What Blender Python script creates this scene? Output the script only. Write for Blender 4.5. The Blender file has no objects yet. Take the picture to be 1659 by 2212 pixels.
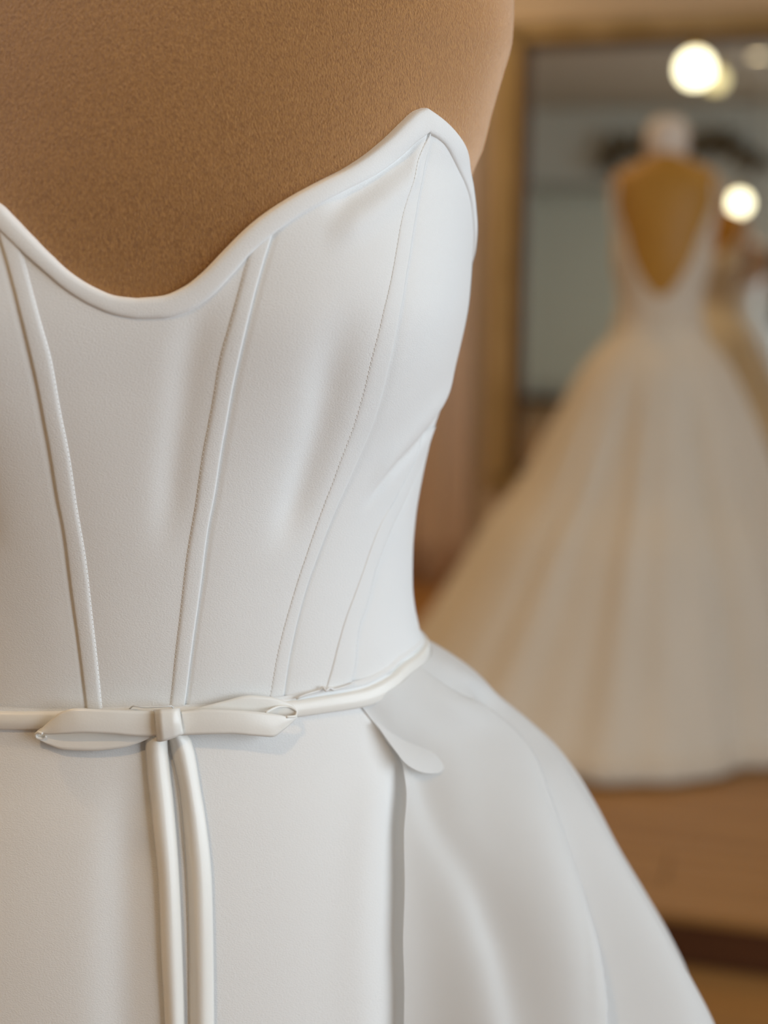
import bpy, math, random
import numpy as np
from mathutils import Vector, Matrix
random.seed(7); rng = np.random.RandomState(7)
scene = bpy.context.scene

# ------------------------------------------------------------------ camera, world, light, exposure
W, H, F = 1659.0, 2212.0, 3072.0
PITCH, ROLL, CAMH = math.radians(9.35), math.radians(0.5), 1.2
CAM = np.array([0.0, 0.0, CAMH])
cam_d = bpy.data.cameras.new('camera'); cam = bpy.data.objects.new('camera', cam_d)
scene.collection.objects.link(cam); scene.camera = cam
cam_d.sensor_fit = 'VERTICAL'; cam_d.sensor_height = 24.0; cam_d.lens = F / H * 24.0
cam_d.clip_start = 0.01
_M = Matrix.Rotation(math.pi / 2 - PITCH, 4, 'X') @ Matrix.Rotation(ROLL, 4, 'Z')
cam.matrix_world = Matrix.Translation(CAM) @ _M
CR = np.array(_M.to_3x3())
cam_d.dof.use_dof = True; cam_d.dof.focus_distance = 0.618
cam_d.dof.aperture_fstop = cam_d.lens / 1000.0 / 0.0128

world = bpy.data.worlds.new('World'); scene.world = world; world.use_nodes = True
world.node_tree.nodes['Background'].inputs[0].default_value = (0.75, 0.87, 1.0, 1)
world.node_tree.nodes['Background'].inputs[1].default_value = 1.0

ALPHA = math.radians(15.64)          # the mirror wall is turned this much against the camera
def W3(v, u, z):                     # room axes (v = right, u = towards mirror wall) -> world
    c, s = math.cos(ALPHA), math.sin(ALPHA)
    return np.array([v * c + u * s, -v * s + u * c, z])
def area(name, loc, target, sx, sy, power, col):
    d = bpy.data.lights.new(name, 'AREA'); d.shape = 'RECTANGLE'; d.size = sx; d.size_y = sy
    d.energy = power; d.color = col
    o = bpy.data.objects.new(name, d); scene.collection.objects.link(o)
    o.location = loc
    o.rotation_euler = (Vector(target) - Vector(loc)).to_track_quat('-Z', 'Y').to_euler()
    return o
COOL, WARM = (0.80, 0.91, 1.0), (1.0, 0.66, 0.33)
# daylight outside the shop window of the right wall
area('window_right_offscreen', W3(2.62, .15, 1.5), W3(0, .15, 1.35), 3.3, 2.0, 100, COOL)
scene.view_settings.view_transform = 'Standard'; scene.view_settings.look = 'None'
scene.view_settings.gamma = 1.0; scene.view_settings.use_curve_mapping = False
scene.view_settings.exposure = -0.24

# ------------------------------------------------------------------ helpers
def smooth(x): x = np.clip(x, 0, 1); return x * x * (3 - 2 * x)
def gauss(x): return np.exp(-x * x)
def pchip(xs, ys):
    xs = np.array(xs, float); ys = np.array(ys, float)
    o = np.argsort(xs); xs, ys = xs[o], ys[o]
    k = np.concatenate([[True], np.diff(xs) > 1e-9]); xs, ys = xs[k], ys[k]
    h = np.diff(xs); d = np.diff(ys) / h
    m = np.zeros(len(xs)); m[0], m[-1] = d[0], d[-1]
    for i in range(1, len(xs) - 1):
        if d[i-1] * d[i] > 0:
            w1, w2 = 2*h[i] + h[i-1], h[i] + 2*h[i-1]
            m[i] = (w1 + w2) / (w1 / d[i-1] + w2 / d[i])
    def f(x, ext=False):
        x = np.asarray(x, float); xc = np.clip(x, xs[0], xs[-1])
        i = np.clip(np.searchsorted(xs, xc) - 1, 0, len(h) - 1)
        t = (xc - xs[i]) / h[i]
        y = ((2*t**3 - 3*t**2 + 1) * ys[i] + (t**3 - 2*t**2 + t) * h[i] * m[i]
             + (-2*t**3 + 3*t**2) * ys[i+1] + (t**3 - t**2) * h[i] * m[i+1])
        if ext: y = y + np.where(x > xs[-1], (x - xs[-1]) * m[-1], 0) + np.where(x < xs[0], (x - xs[0]) * m[0], 0)
        return y
    return f
def ray(px, py):
    d = CR @ np.array([(px - W/2) / F, -(py - H/2) / F, -1.0]); return d / np.linalg.norm(d)
def pix(p):
    q = CR.T @ (np.asarray(p) - CAM); return np.array([W/2 + F*q[0]/-q[2], H/2 - F*q[1]/-q[2]])
def ray_y(px, py, y): d = ray(px, py); return CAM + d * (y / d[1])

def mobj(name, verts, faces, mat=None, parent=None, smooth_=True, loc=None):
    me = bpy.data.meshes.new(name)
    me.from_pydata([tuple(map(float, v)) for v in verts], [], [tuple(int(i) for i in f) for f in faces])
    if smooth_: me.polygons.foreach_set('use_smooth', [True] * len(me.polygons))
    me.update()
    o = bpy.data.objects.new(name, me); scene.collection.objects.link(o)
    if mat: me.materials.append(mat)
    if parent: o.parent = parent
    if loc is not None: o.location = loc
    return o
def grid_faces(nr, nc, wrap=False, flip=False):
    f = []
    for i in range(nr - 1):
        for j in range(nc if wrap else nc - 1):
            j2 = (j + 1) % nc
            q = (i*nc + j, i*nc + j2, (i+1)*nc + j2, (i+1)*nc + j)
            f.append(q[::-1] if flip else q)
    return f
def gobj(name, P, mat, parent=None, wrap=False, flip=False, solid=0, sub=0, origin=(0, 0, 0)):
    nr, nc = P.shape[:2]
    o = mobj(name, (P - np.array(origin)).reshape(-1, 3), grid_faces(nr, nc, wrap, flip), mat, parent)
    if solid:
        m = o.modifiers.new('thickness', 'SOLIDIFY'); m.thickness = solid; m.offset = 0
    if sub:
        m = o.modifiers.new('subdivision', 'SUBSURF'); m.levels = sub; m.render_levels = sub
    return o
def empty(name, loc=(0, 0, 0), rz=0.0):
    o = bpy.data.objects.new(name, None); scene.collection.objects.link(o)
    o.location = loc; o.rotation_euler = (0, 0, rz); o.empty_display_size = 0.1
    return o
def tag(o, label, cat=None, group=None, kind=None):
    o['label'] = label
    if cat: o['category'] = cat
    if group: o['group'] = group
    if kind: o['kind'] = kind
    return o
def boxm(boxes, bevel=0.0):
    vs, fs = [], []
    for (x0, x1, y0, y1, z0, z1) in boxes:
        n = len(vs); b = bevel
        if b == 0:
            vs += [(x0,y0,z0),(x1,y0,z0),(x1,y1,z0),(x0,y1,z0),(x0,y0,z1),(x1,y0,z1),(x1,y1,z1),(x0,y1,z1)]
            fs += [tuple(n+i for i in q) for q in ((3,2,1,0),(4,5,6,7),(0,1,5,4),(1,2,6,5),(2,3,7,6),(3,0,4,7))]
        else:      # chamfered top edges
            vs += [(x0,y0,z0),(x1,y0,z0),(x1,y1,z0),(x0,y1,z0),(x0,y0,z1-b),(x1,y0,z1-b),(x1,y1,z1-b),(x0,y1,z1-b),
                   (x0+b,y0+b,z1),(x1-b,y0+b,z1),(x1-b,y1-b,z1),(x0+b,y1-b,z1)]
            fs += [tuple(n+i for i in q) for q in ((3,2,1,0),(8,9,10,11),(0,1,5,4),(1,2,6,5),(2,3,7,6),(3,0,4,7),
                   (4,5,9,8),(5,6,10,9),(6,7,11,10),(7,4,8,11))]
    return vs, fs
def box(name, b, mat, parent=None, bevel=0.0):
    vs, fs = boxm([b], bevel); return mobj(name, vs, fs, mat, parent, smooth_=False)
def tube(path, rad, n=8, close_ends=True):
    path = np.array(path, float); m = len(path); rad = np.broadcast_to(np.array(rad, float), (m,))
    vs, fs = [], []
    T = np.gradient(path, axis=0); T /= np.linalg.norm(T, axis=1)[:, None] + 1e-12
    up = np.array([0, 0, 1.0]) if abs(T[0][2]) < .9 else np.array([0, 1.0, 0])
    A = np.cross(T[0], up); A /= np.linalg.norm(A)
    for i in range(m):
        A = A - T[i] * A.dot(T[i]); A /= np.linalg.norm(A); B = np.cross(T[i], A)
        for k in range(n):
            t = 2*math.pi*k/n; vs.append(path[i] + rad[i] * (A*math.cos(t) + B*math.sin(t)))
    fs = grid_faces(m, n, wrap=True)
    if close_ends: fs += [tuple(range(n))[::-1], tuple((m-1)*n + k for k in range(n))]
    return vs, fs
def lathe(prof, n=32):
    vs = [(r*math.cos(2*math.pi*k/n), r*math.sin(2*math.pi*k/n), z) for r, z in prof for k in range(n)]
    fs = grid_faces(len(prof), n, wrap=True); fs += [tuple(range(n))[::-1], tuple((len(prof)-1)*n + k for k in range(n))]
    return vs, fs
def join(parts):
    vs, fs = [], []
    for v, f in parts:
        n = len(vs); vs += list(v); fs += [tuple(n + i for i in q) for q in f]
    return vs, fs

# ------------------------------------------------------------------ materials
def mat(name, col, rough=0.7, metal=0.0, sheen=0.0, sheen_col=(1,1,1), sheen_r=0.4, spec=0.5, noise=None, bump=None,
        wave=None, trans=0.0, alpha=0.0, emit=None, aniso=0.0):
    m = bpy.data.materials.new(name); m.use_nodes = True
    nt = m.node_tree; N = nt.nodes; L = nt.links
    b = N['Principled BSDF']
    b.inputs['Base Color'].default_value = (*col, 1); b.inputs['Roughness'].default_value = rough
    b.inputs['Metallic'].default_value = metal; b.inputs['Specular IOR Level'].default_value = spec
    b.inputs['Sheen Weight'].default_value = sheen; b.inputs['Sheen Tint'].default_value = (*sheen_col, 1)
    b.inputs['Sheen Roughness'].default_value = sheen_r
    b.inputs['Anisotropic'].default_value = aniso
    if emit: b.inputs['Emission Color'].default_value = (*emit[0], 1); b.inputs['Emission Strength'].default_value = emit[1]
    tc = N.new('ShaderNodeTexCoord')
    if noise:                                        # (scale, colour2, stretch, detail)
        sc, c2, st, det = noise
        mp = N.new('ShaderNodeMapping'); mp.inputs['Scale'].default_value = st; L.new(tc.outputs['Object'], mp.inputs[0])
        nz = N.new('ShaderNodeTexNoise'); nz.inputs['Scale'].default_value = sc; nz.inputs['Detail'].default_value = det
        L.new(mp.outputs[0], nz.inputs['Vector'])
        rp = N.new('ShaderNodeValToRGB'); rp.color_ramp.elements[0].position = .35; rp.color_ramp.elements[1].position = .65
        rp.color_ramp.elements[0].color = (*col, 1); rp.color_ramp.elements[1].color = (*c2, 1)
        L.new(nz.outputs['Fac'], rp.inputs[0]); L.new(rp.outputs[0], b.inputs['Base Color'])
    if bump:                                         # (scale, strength, distance, stretch)
        sc, st, di, str_ = bump
        mp = N.new('ShaderNodeMapping'); mp.inputs['Scale'].default_value = str_; L.new(tc.outputs['Object'], mp.inputs[0])
        nz = N.new('ShaderNodeTexNoise'); nz.inputs['Scale'].default_value = sc; nz.inputs['Detail'].default_value = 2
        L.new(mp.outputs[0], nz.inputs['Vector'])
        bp = N.new('ShaderNodeBump'); bp.inputs['Strength'].default_value = st; bp.inputs['Distance'].default_value = di
        L.new(nz.outputs['Fac'], bp.inputs['Height']); L.new(bp.outputs[0], b.inputs['Normal'])
    if trans or alpha:
        out = N['Material Output']; sh = b.outputs[0]
        if trans:
            t = N.new('ShaderNodeBsdfTranslucent'); t.inputs[0].default_value = (*col, 1)
            mx = N.new('ShaderNodeMixShader'); mx.inputs[0].default_value = trans
            L.new(sh, mx.inputs[1]); L.new(t.outputs[0], mx.inputs[2]); sh = mx.outputs[0]
        if alpha:
            t = N.new('ShaderNodeBsdfTransparent'); mx = N.new('ShaderNodeMixShader'); mx.inputs[0].default_value = alpha
            L.new(sh, mx.inputs[1]); L.new(t.outputs[0], mx.inputs[2]); sh = mx.outputs[0]
        L.new(sh, out.inputs['Surface'])
    return m
M = {}
M['crepe'] = mat('white_crepe', (.83, .825, .81), .72, sheen=.12, spec=.3, bump=(1250, .42, .0004, (1, 1, 1.7)))
M['binding'] = mat('white_crepe_binding', (.84, .835, .82), .72, sheen=.12, spec=.3, bump=(1300, .38, .0004, (1, 1, 1.5)))
M['thread'] = mat('white_thread', (.80, .79, .77), .6)
M['satin'] = mat('ivory_satin', (.86, .84, .79), .27, sheen=.1, spec=.5, bump=(900, .12, .0003, (1, 1, 1)))
M['organza'] = mat('white_organza', (.86, .855, .84), .6, sheen=.1, spec=.3, trans=.30, alpha=.05, bump=(700, .08, .0004, (1, 1, .4)))
M['velvet'] = mat('tan_velvet', (.35, .165, .042), .55, sheen=.6, sheen_col=(1.0, .86, .76), sheen_r=.22, spec=.30,
                  noise=(1500, (.215, .09, .018), (1, 1, .45), 2), bump=(1500, .8, .0005, (1, 1, .5)))
_nt = M['velvet'].node_tree; _sh = _nt.nodes.new('ShaderNodeBsdfSheen'); _sh.inputs['Color'].default_value = (1, .77, .60, 1); _sh.inputs['Roughness'].default_value = .62; _sh.distribution = 'ASHIKHMIN'
_ad = _nt.nodes.new('ShaderNodeAddShader'); _nt.links.new(_nt.nodes['Principled BSDF'].outputs[0], _ad.inputs[0]); _nt.links.new(_sh.outputs[0], _ad.inputs[1])
_nt.links.new(_ad.outputs[0], _nt.nodes['Material Output'].inputs['Surface'])
_bp = [q for q in _nt.nodes if q.type == 'BUMP'][0]; _nt.links.new(_bp.outputs[0], _sh.inputs['Normal'])
M['dark_metal'] = mat('dark_metal', (.03, .03, .03), .4, metal=.8)
M['wood'] = mat('honey_oak', (.42, .225, .075), .38, noise=(3.0, (.30, .145, .04), (.6, 9, 9), 6), spec=.5)
M['wood_dark'] = mat('dark_brown_wood', (.10, .032, .008), .5, noise=(4.0, (.06, .018, .004), (.6, 9, 9), 5))  # darker brown wood for the platform base and the floor under the planks
M['wall'] = mat('beige_plaster', (.66, .53, .37), .9, noise=(2.0, (.63, .50, .345), (1, 1, 1), 4))
M['wall_white'] = mat('white_plaster', (.72, .72, .66), .9, noise=(2.0, (.69, .69, .63), (1, 1, 1), 4))
M['ceiling'] = mat('ceiling_paint', (.62, .56, .46), .9, noise=(2.0, (.6, .54, .45), (1, 1, 1), 3))
M['skirting'] = mat('dark_skirting', (.035, .016, .008), .5, noise=(6, (.025, .012, .006), (1, 1, 1), 3))
M['gold'] = mat('old_gold', (.50, .36, .17), .5, metal=.2, noise=(9, (.38, .26, .10), (1, 1, .4), 4))
M['frame_dark'] = mat('dark_brown_lip', (.085, .038, .008), .5, noise=(14, (.05, .022, .005), (1, 1, 1), 4))
M['mirror'] = mat('mirror_silver', (.88, .90, .86), .0, metal=1.0)
M['curtain'] = mat('blush_curtain', (.74, .60, .50), .85, sheen=.2, noise=(3, (.69, .55, .45), (4, 4, .4), 3))
M['gown_b'] = mat('ivory_tulle', (.78, .71, .60), .8, sheen=.15, noise=(5, (.75, .68, .57), (2, 2, .3), 3))
M['lace_b'] = mat('ivory_lace', (.80, .72, .60), .8, noise=(90, (.70, .60, .47), (1, 1, 1), 4))
M['velvet_b'] = mat('amber_velvet', (.52, .26, .035), .55, sheen=.25, sheen_col=(1, .8, .6), noise=(60, (.46, .22, .028), (1, 1, 1), 3))
M['neckcap'] = mat('cream_cap', (.82, .72, .62), .6)
M['pane'] = mat('window_glass', (1, 1, 1), .02, alpha=.93)
M['white_frame'] = mat('white_window_frame', (.7, .7, .68), .5)
M['sheer'] = mat('sheer_white_curtain', (.86, .91, .84), .9, trans=.15)
M['globe'] = mat('lit_globe', (1, .93, .7), .3, emit=((1.0, .90, .62), 6.0))
M['globe_dim'] = mat('lit_globe_dim', (1, .93, .6), .3, emit=((1.0, .84, .42), 1.6))
M['brass'] = mat('brass', (.5, .33, .1), .35, metal=.9)
M['leaf'] = mat('dried_leaf', (.12, .065, .018), .8, noise=(20, (.20, .13, .03), (1, 1, 1), 3))
M['downlight'] = mat('lit_downlight', (1, .9, .7), .4, emit=((1.0, .75, .42), 6.0))
M['skin'] = mat('skin', (.52, .26, .15), .5); M['black'] = mat('black_cotton', (.008, .008, .010), .85)
M['hair'] = mat('dark_hair', (.03, .015, .008), .5); M['denim'] = mat('dark_denim', (.02, .025, .045), .8)
M['phone'] = mat('phone_shell', (.02, .02, .022), .25)

# ------------------------------------------------------------------ the room (v, u, z axes; objects turned by -ALPHA)
RZ = -ALPHA
def room(name, boxes, m, kind='structure', parent=None):
    vs, fs = boxm(boxes); o = mobj(name, vs, fs, m, parent, smooth_=False)
    if parent is None: o.rotation_euler.z = RZ
    if kind: o['kind'] = kind
    return o
V0, V1, U0, U1, ZC = -3.6, 2.4, -4.0, 5.0, 2.8
room('wall_mirror_side', [(V0-.1, V1+.1, U1, U1+.1, -.05, ZC)], M['wall'])
room('wall_left', [(V0-.1, V0, U0-.1, U1, -.05, ZC)], M['wall_white'])
sw = (-1.5, 1.8, .5, 2.5)          # side window u0,u1,z0,z1
room('wall_right', [(V1, V1+.1, U0, sw[0], -.05, ZC), (V1, V1+.1, sw[1], U1, -.05, ZC),
                    (V1, V1+.1, sw[0], sw[1], -.05, sw[2]), (V1, V1+.1, sw[0], sw[1], sw[3], ZC)], M['wall'])
bw = (.2, 2.3, .45, 2.45)         # back window, added unseen to light the dress front: v0,v1,z0,z1
room('wall_back', [(V0, bw[0], U0-.1, U0, -.05, ZC), (bw[1], V1+.1, U0-.1, U0, -.05, ZC),
                   (bw[0], bw[1], U0-.1, U0, -.05, bw[2]), (bw[0], bw[1], U0-.1, U0, bw[3], ZC)], M['wall_white'])
room('ceiling', [(V0-.1, V1+.1, U0-.1, U1+.1, ZC, ZC+.1)], M['ceiling'])
floor = room('floor', [(V0-.1, V1+.1, U0-.1, U1+.1, -.06, -.012)], M['wood_dark'])
room('baseboard_mirror_side', [(V0, V1, U1-.018, U1, 0, .10)], M['skirting'])
room('baseboard_left', [(V0, V0+.018, U0, U1, 0, .10)], M['skirting'])
room('baseboard_right', [(V1-.018, V1, U0, U1, 0, .10)], M['skirting'])
room('baseboard_back', [(V0, V1, U0, U0+.018, 0, .10)], M['skirting'])
PW = .13
def plank_rows(parent, v0, v1, u0, u1, z0, z1, length, m):
    meshes = {}; r = 0; u = u0
    while u < u1 - .02:
        x = v0 - (length * ((r * .37) % 1.0))
        while x < v1 - .02:
            a, b2 = max(x, v0), min(x + length, v1)
            w = min(PW, u1 - u); key = (round(b2 - a, 3), round(w, 3))
            if b2 - a > .05:
                if key not in meshes:
                    vs, fs = boxm([(0, key[0]-.003, 0, w-.003, z0, z1)], .0015)
                    me = bpy.data.meshes.new('plank'); me.from_pydata(vs, [], fs); me.materials.append(m); meshes[key] = me
                o = bpy.data.objects.new('plank', meshes[key]); scene.collection.objects.link(o)
                o.parent = parent; o.location = (a, u, 0)
            x += length
        u += PW; r += 1
UD, ZD = 2.42, .10                 # front edge and height of the low platform in front of the mirror
plank_rows(floor, V0, V1, U0, UD + .05, -.012, 0.0, 2.6, M['wood'])
plat = empty('platform', (0, 0, 0), RZ)
tag(plat, 'low honey oak plank platform in front of the wall mirror', 'platform')
box('base', (-1.55, V1-.02, UD, U1-.02, 0, ZD-.014), M['wood_dark'], plat)
plank_rows(plat, -1.55, V1-.02, UD-.012, U1-.02, ZD-.014, ZD, 2.2, M['wood'])
# floor left of the platform
plank_rows(floor, V0, -1.56, UD + .05, U1, -.012, 0.0, 2.04, M['wood'])

def window(name, across, v_or_u, along0, along1, z0, z1):
    """across: 'v' wall plane of constant v, 'u' wall plane of constant u"""
    w = empty(name, (0, 0, 0), RZ); w['kind'] = 'structure'
    def bx(n, a0, a1, d0, d1, c0, c1, m):
        b = (d0, d1, a0, a1, c0, c1) if across == 'v' else (a0, a1, d0, d1, c0, c1)
        return box(n, b, m, w)
    p = v_or_u
    bx('window_frame', along0, along0+.06, p-.05, p+.05, z0, z1, M['white_frame'])
    bx('window_frame', along1-.06, along1, p-.05, p+.05, z0, z1, M['white_frame'])
    bx('window_frame', along0, along1, p-.05, p+.05, z0, z0+.06, M['white_frame'])
    bx('window_frame', along0, along1, p-.05, p+.05, z1-.06, z1, M['white_frame'])
    mid = (along0 + along1) / 2
    bx('mullion', mid-.025, mid+.025, p-.03, p+.03, z0+.06, z1-.06, M['white_frame'])
    bx('pane', along0+.06, mid-.025, p-.004, p+.004, z0+.06, z1-.06, M['pane'])
    bx('pane', mid+.025, along1-.06, p-.004, p+.004, z0+.06, z1-.06, M['pane'])
window('window_1', 'v', V1+.05, *sw)
window('added_back_window', 'u', U0-.05, *bw)  # added opening behind the camera that lets sky light reach the dress front

# wall mirror with a gilt frame
MV0, MV1, MZ0, MZ1, FW = -1.00, 1.25, .45, 2.06, .115
mir = empty('wall_mirror', (0, 0, 0), RZ)
tag(mir, 'large wall mirror in a dark gilt frame behind the ivory ball gown', 'mirror')
box('mirror_glass', (MV0+FW, MV1-FW, U1-.030, U1-.012, MZ0+FW*.8, MZ1-FW*.8), M['mirror'], mir)
def rail(name, a, b, horizontal):
    prof = [(0, 0), (0, .035), (.012, .05), (.03, .052), (.05, .042), (.075, .05), (FW-.03, .044), (FW-.028, .034), (FW, .034), (FW, 0)]
    return prof
def frame_side(kind):
    k = .8
    if kind in ('left', 'right'):
        s = 1 if kind == 'left' else -1; e = MV0 if kind == 'left' else MV1
        x = lambda t: e + s*t
        box_o = lambda n, t0, t1, d, m: box(n, (min(x(t0), x(t1)), max(x(t0), x(t1)), U1-d, U1-.005, MZ0 + t0*k, MZ1 - t0*k), m, mir)
    else:
        s = 1 if kind == 'bottom' else -1; e = MZ0 if kind == 'bottom' else MZ1
        z = lambda t: e + s*t*k
        box_o = lambda n, t0, t1, d, m: box(n, (MV0 + t0, MV1 - t0, U1-d, U1-.005, min(z(t0), z(t1)), max(z(t0), z(t1))), m, mir)
    box_o('frame_outer_bead', 0, .022, .050, M['gold'])
    box_o('frame_rail', .020, FW-.034, .040, M['gold'])
    box_o('frame_inner_lip', FW-.036, FW, .046, M['frame_dark'])
for k in ('left', 'right', 'top', 'bottom'): frame_side(k)

# beige curtain hanging left of the mirror
cur = empty('curtain', (0, 0, 0), RZ); tag(cur, 'blush beige curtain hanging to the floor beside the gilt mirror', 'curtain')
n = 90
P = np.zeros((14, n, 3))
for i in range(14):
    z = .10 + (2.5 - .10) * i / 13
    for j in range(n):
        t = j / (n-1); v = -2.05 + .98 * t
        P[i, j] = (v, U1 - .085 + .030*math.sin(t*2*math.pi*6.3 + .4) + .010*math.sin(t*41), z)
gobj('curtain_drape', P, M['curtain'], cur, solid=.004)
vs, fs = tube([(-2.15, U1-.085, 2.5), (-.98, U1-.085, 2.5)], .014, 12); mobj('curtain_rod', vs, fs, M['brass'], cur)
for v in (-2.1, -1.02): box('bracket', (v-.01, v+.01, U1-.085, U1, 2.49, 2.51), M['brass'], cur)

# sheer curtain, dried branch and shelf at the back of the shop (seen in the mirror)
sh = empty('sheer_curtain', (0, 0, 0), RZ); tag(sh, 'pale sheer curtain on the white back wall', 'curtain')
P = np.zeros((10, 80, 3))
for i in range(10):
    for j in range(80):
        t = j/79; P[i, j] = (-2.6 + 1.15*t, U0 + .10 + .03*math.sin(t*60), .06 + 2.0*i/9)
gobj('drape', P, M['sheer'], sh, solid=.003)
vs, fs = tube([(-2.7, U0+.10, 2.06), (-1.35, U0+.10, 2.06)], .012, 10); mobj('rod', vs, fs, M['brass'], sh)
for v in (-2.66, -1.40): box('bracket', (v-.01, v+.01, U0, U0+.10, 2.05, 2.07), M['brass'], sh)
gar = empty('dried_garland', (0, 0, 0), RZ); tag(gar, 'garland of dry brown leaves fixed along the back wall', 'garland')
path = [(-1.75 + 1.5*t, U0 + .10, 2.30 + .12*math.sin(t*3.0) + .05*math.sin(t*11)) for t in np.linspace(0, 1, 24)]
vs, fs = tube(path, .018, 8); mobj('branch', vs, fs, M['leaf'], gar)
leaf_v = [(0, 0, 0), (.035, .06, .01), (0, .16, 0), (-.035, .06, .01)]
lm = bpy.data.meshes.new('leaf'); lm.from_pydata(leaf_v, [], [(0, 1, 2, 3)]); lm.materials.append(M['leaf'])
for k in range(150):
    p = path[rng.randint(0, 24)]
    o = bpy.data.objects.new('leaf', lm); scene.collection.objects.link(o); o.parent = gar
    o.location = (p[0] + rng.uniform(-.04, .04), p[1] + rng.uniform(.0, .05), p[2] + rng.uniform(-.03, .03))
    o.rotation_euler = (rng.uniform(-1.2, 1.2), rng.uniform(-1, 1), rng.uniform(-1.4, 1.4)); o.scale = [rng.uniform(.8, 1.5)] * 3

# pendant globes and ceiling downlights
def pendant(v, u, z, r, m, label, power, cat='pendant lamp'):
    p = empty('pendant_lamp', W3(v, u, 0), RZ); tag(p, label, cat, 'globe pendants')
    prof = [(r*math.sin(t), z - r*math.cos(t)) for t in np.linspace(.02, math.pi-.02, 20)]
    vs, fs = lathe(prof, 28); mobj('globe', vs, fs, m, p)
    vs, fs = lathe([(.001, z+r-.01), (.03, z+r-.01), (.03, z+r+.035), (.008, z+r+.05), (.001, z+r+.05)], 20); mobj('cap', vs, fs, M['brass'], p)
    vs, fs = tube([(0, 0, z+r+.04), (0, 0, ZC-.02)], .004, 8); mobj('cord', vs, fs, M['dark_metal'], p)
    vs, fs = lathe([(.001, ZC-.025), (.05, ZC-.025), (.05, ZC), (.001, ZC)], 24); mobj('canopy', vs, fs, M['brass'], p)
def mpix(px, py, path):              # where a thing stands whose mirror image shows at this pixel
    d = ray(px, py); c, s = math.cos(ALPHA), math.sin(ALPHA)
    du = d[0]*s + d[1]*c; dv = d[0]*c - d[1]*s
    t = path / du
    return dv*t, 2*U1 - path, CAMH + d[2]*t
for (px, py, path, r, m, lab) in (
        (1503, 152, 7.6, .085, M['globe'], 'bright white glass globe pendant, larger of the close pair'),
        (1547, 176, 8.1, .060, M['globe_dim'], 'yellowish glass globe pendant close beside the bright one'),
        (1597, 440, 12.4, .085, M['globe'], 'bright white glass globe pendant hanging low at the back'),
        (1622, 580, 13.2, .070, M['globe_dim'], 'yellowish glass globe pendant hanging lowest at the back')):
    v, u, z = mpix(px, py, path); pendant(v, u, z, r, m, lab, 0)
def downlight(v, u, power, where, lname):
    d = empty('ceiling_downlight', W3(v, u, 0), RZ)
    tag(d, 'round warm ceiling downlight recessed ' + where, 'downlight', 'ceiling downlights')
    vs, fs = lathe([(.055, ZC-.004), (.075, ZC-.012), (.08, ZC-.006), (.08, ZC+.001), (.055, ZC+.001)], 28); mobj('trim_ring', vs, fs, M['white_frame'], d)
    vs, fs = lathe([(.001, ZC-.005), (.056, ZC-.005), (.056, ZC-.001), (.001, ZC-.001)], 28); mobj('lens', vs, fs, M['downlight'], d)
    l = bpy.data.lights.new(lname, 'AREA'); l.shape = 'DISK'; l.size = .12; l.energy = power; l.color = WARM; l.spread = math.radians(150)
    o = bpy.data.objects.new(lname, l); scene.collection.objects.link(o); o.parent = d; o.location = (0, 0, ZC-.02)
# the ceiling lamp behind the camera shows as the warm glow at the mirror's top; the others wash the mirror wall and the form's left side
for v, u, p, wh, ln in ((-.3, -1.0, 12, 'behind the person with the phone', 'ceiling_lamp_behind_offscreen'),
                        (-1.3, .2, 7, 'beside the tan dress form', 'ceiling_lamp_left_offscreen'),
                        (-2.2, 2.4, 12, 'between platform and white left wall', 'ceiling_lamp_far_left_offscreen'),
                        (-1.3, 4.2, 11, 'above the blush curtain', 'ceiling_lamp_curtain_offscreen'),
                        (.6, 4.3, 5.5, 'above the gilt mirror', 'ceiling_lamp_mirror_offscreen')):
    downlight(v, u, p, wh, ln)

# ------------------------------------------------------------------ the dress form in front: its surface
CX, CY, YAWF, LEAN = -0.122, 0.70, math.radians(8.0), .024
SIL = [(1111, -40), (1111, 0), (1108, 60), (1086, 150), (1064, 230), (1042, 320), (1032, 385), (1029, 430), (1024, 520), (1016, 640), (994, 760), (962, 870),
       (938, 940), (914, 1040), (899, 1130), (893, 1200), (892, 1280), (897, 1335), (905, 1375)]
zs, as_ = [], []
for i, (px, py) in enumerate(SIL):
    p = ray_y(px, py, CY - .014)
    zs.append(p[2]); as_.append((p[0] - CX - LEAN*(p[2]-1.01)) * 1.008 - (.0035 if py > 330 else .0))
zs += [1.375, 1.405, 1.425, 1.440, 1.452, 1.47, 1.52, .985, .955, .92, .87, .80, .70, .60, .3, 0]
as_ += [.180, .166, .132, .090, .062, .054, .052, .147, .158, .169, .180, .185, .187, .189, .21, .225]
A_ = pchip(zs, as_)
BF = pchip([0, .6, .80, .90, .955, .985, 1.01, 1.05, 1.10, 1.15, 1.19, 1.23, 1.27, 1.31, 1.36, 1.405, 1.425, 1.44, 1.452, 1.47, 1.52],
           [.16, .135, .125, .116, .106, .0985, .094, .096, .102, .109, .114, .114, .110, .102, .088, .074, .066, .060, .056, .052, .050])
BB = pchip([0, .6, .80, .88, .955, 1.01, 1.06, 1.12, 1.20, 1.28, 1.36, 1.405, 1.44, 1.47, 1.52],
           [.20, .165, .15, .142, .118, .092, .094, .104, .116, .118, .108, .090, .066, .054, .052])
def bust(th, z): return .017 * (gauss((th - .66) / .42) + gauss((th + .66) / .42)) * gauss((z - 1.185) / .060)
def rad(th, z, off=0.0):
    b = np.where(np.cos(th) > 0, BF(z), BB(z)); e = off + bust(th, z)
    return A_(z) + e, b + e
def surf(th, z, off=0.0, fn=rad):            # local to the form's axis
    th, z = np.broadcast_arrays(np.asarray(th, float), np.asarray(z, float))
    a, b = fn(th, z, off)
    return np.stack([a*np.sin(th) + LEAN*(z - 1.01), -b*np.cos(th), z], -1)
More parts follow.
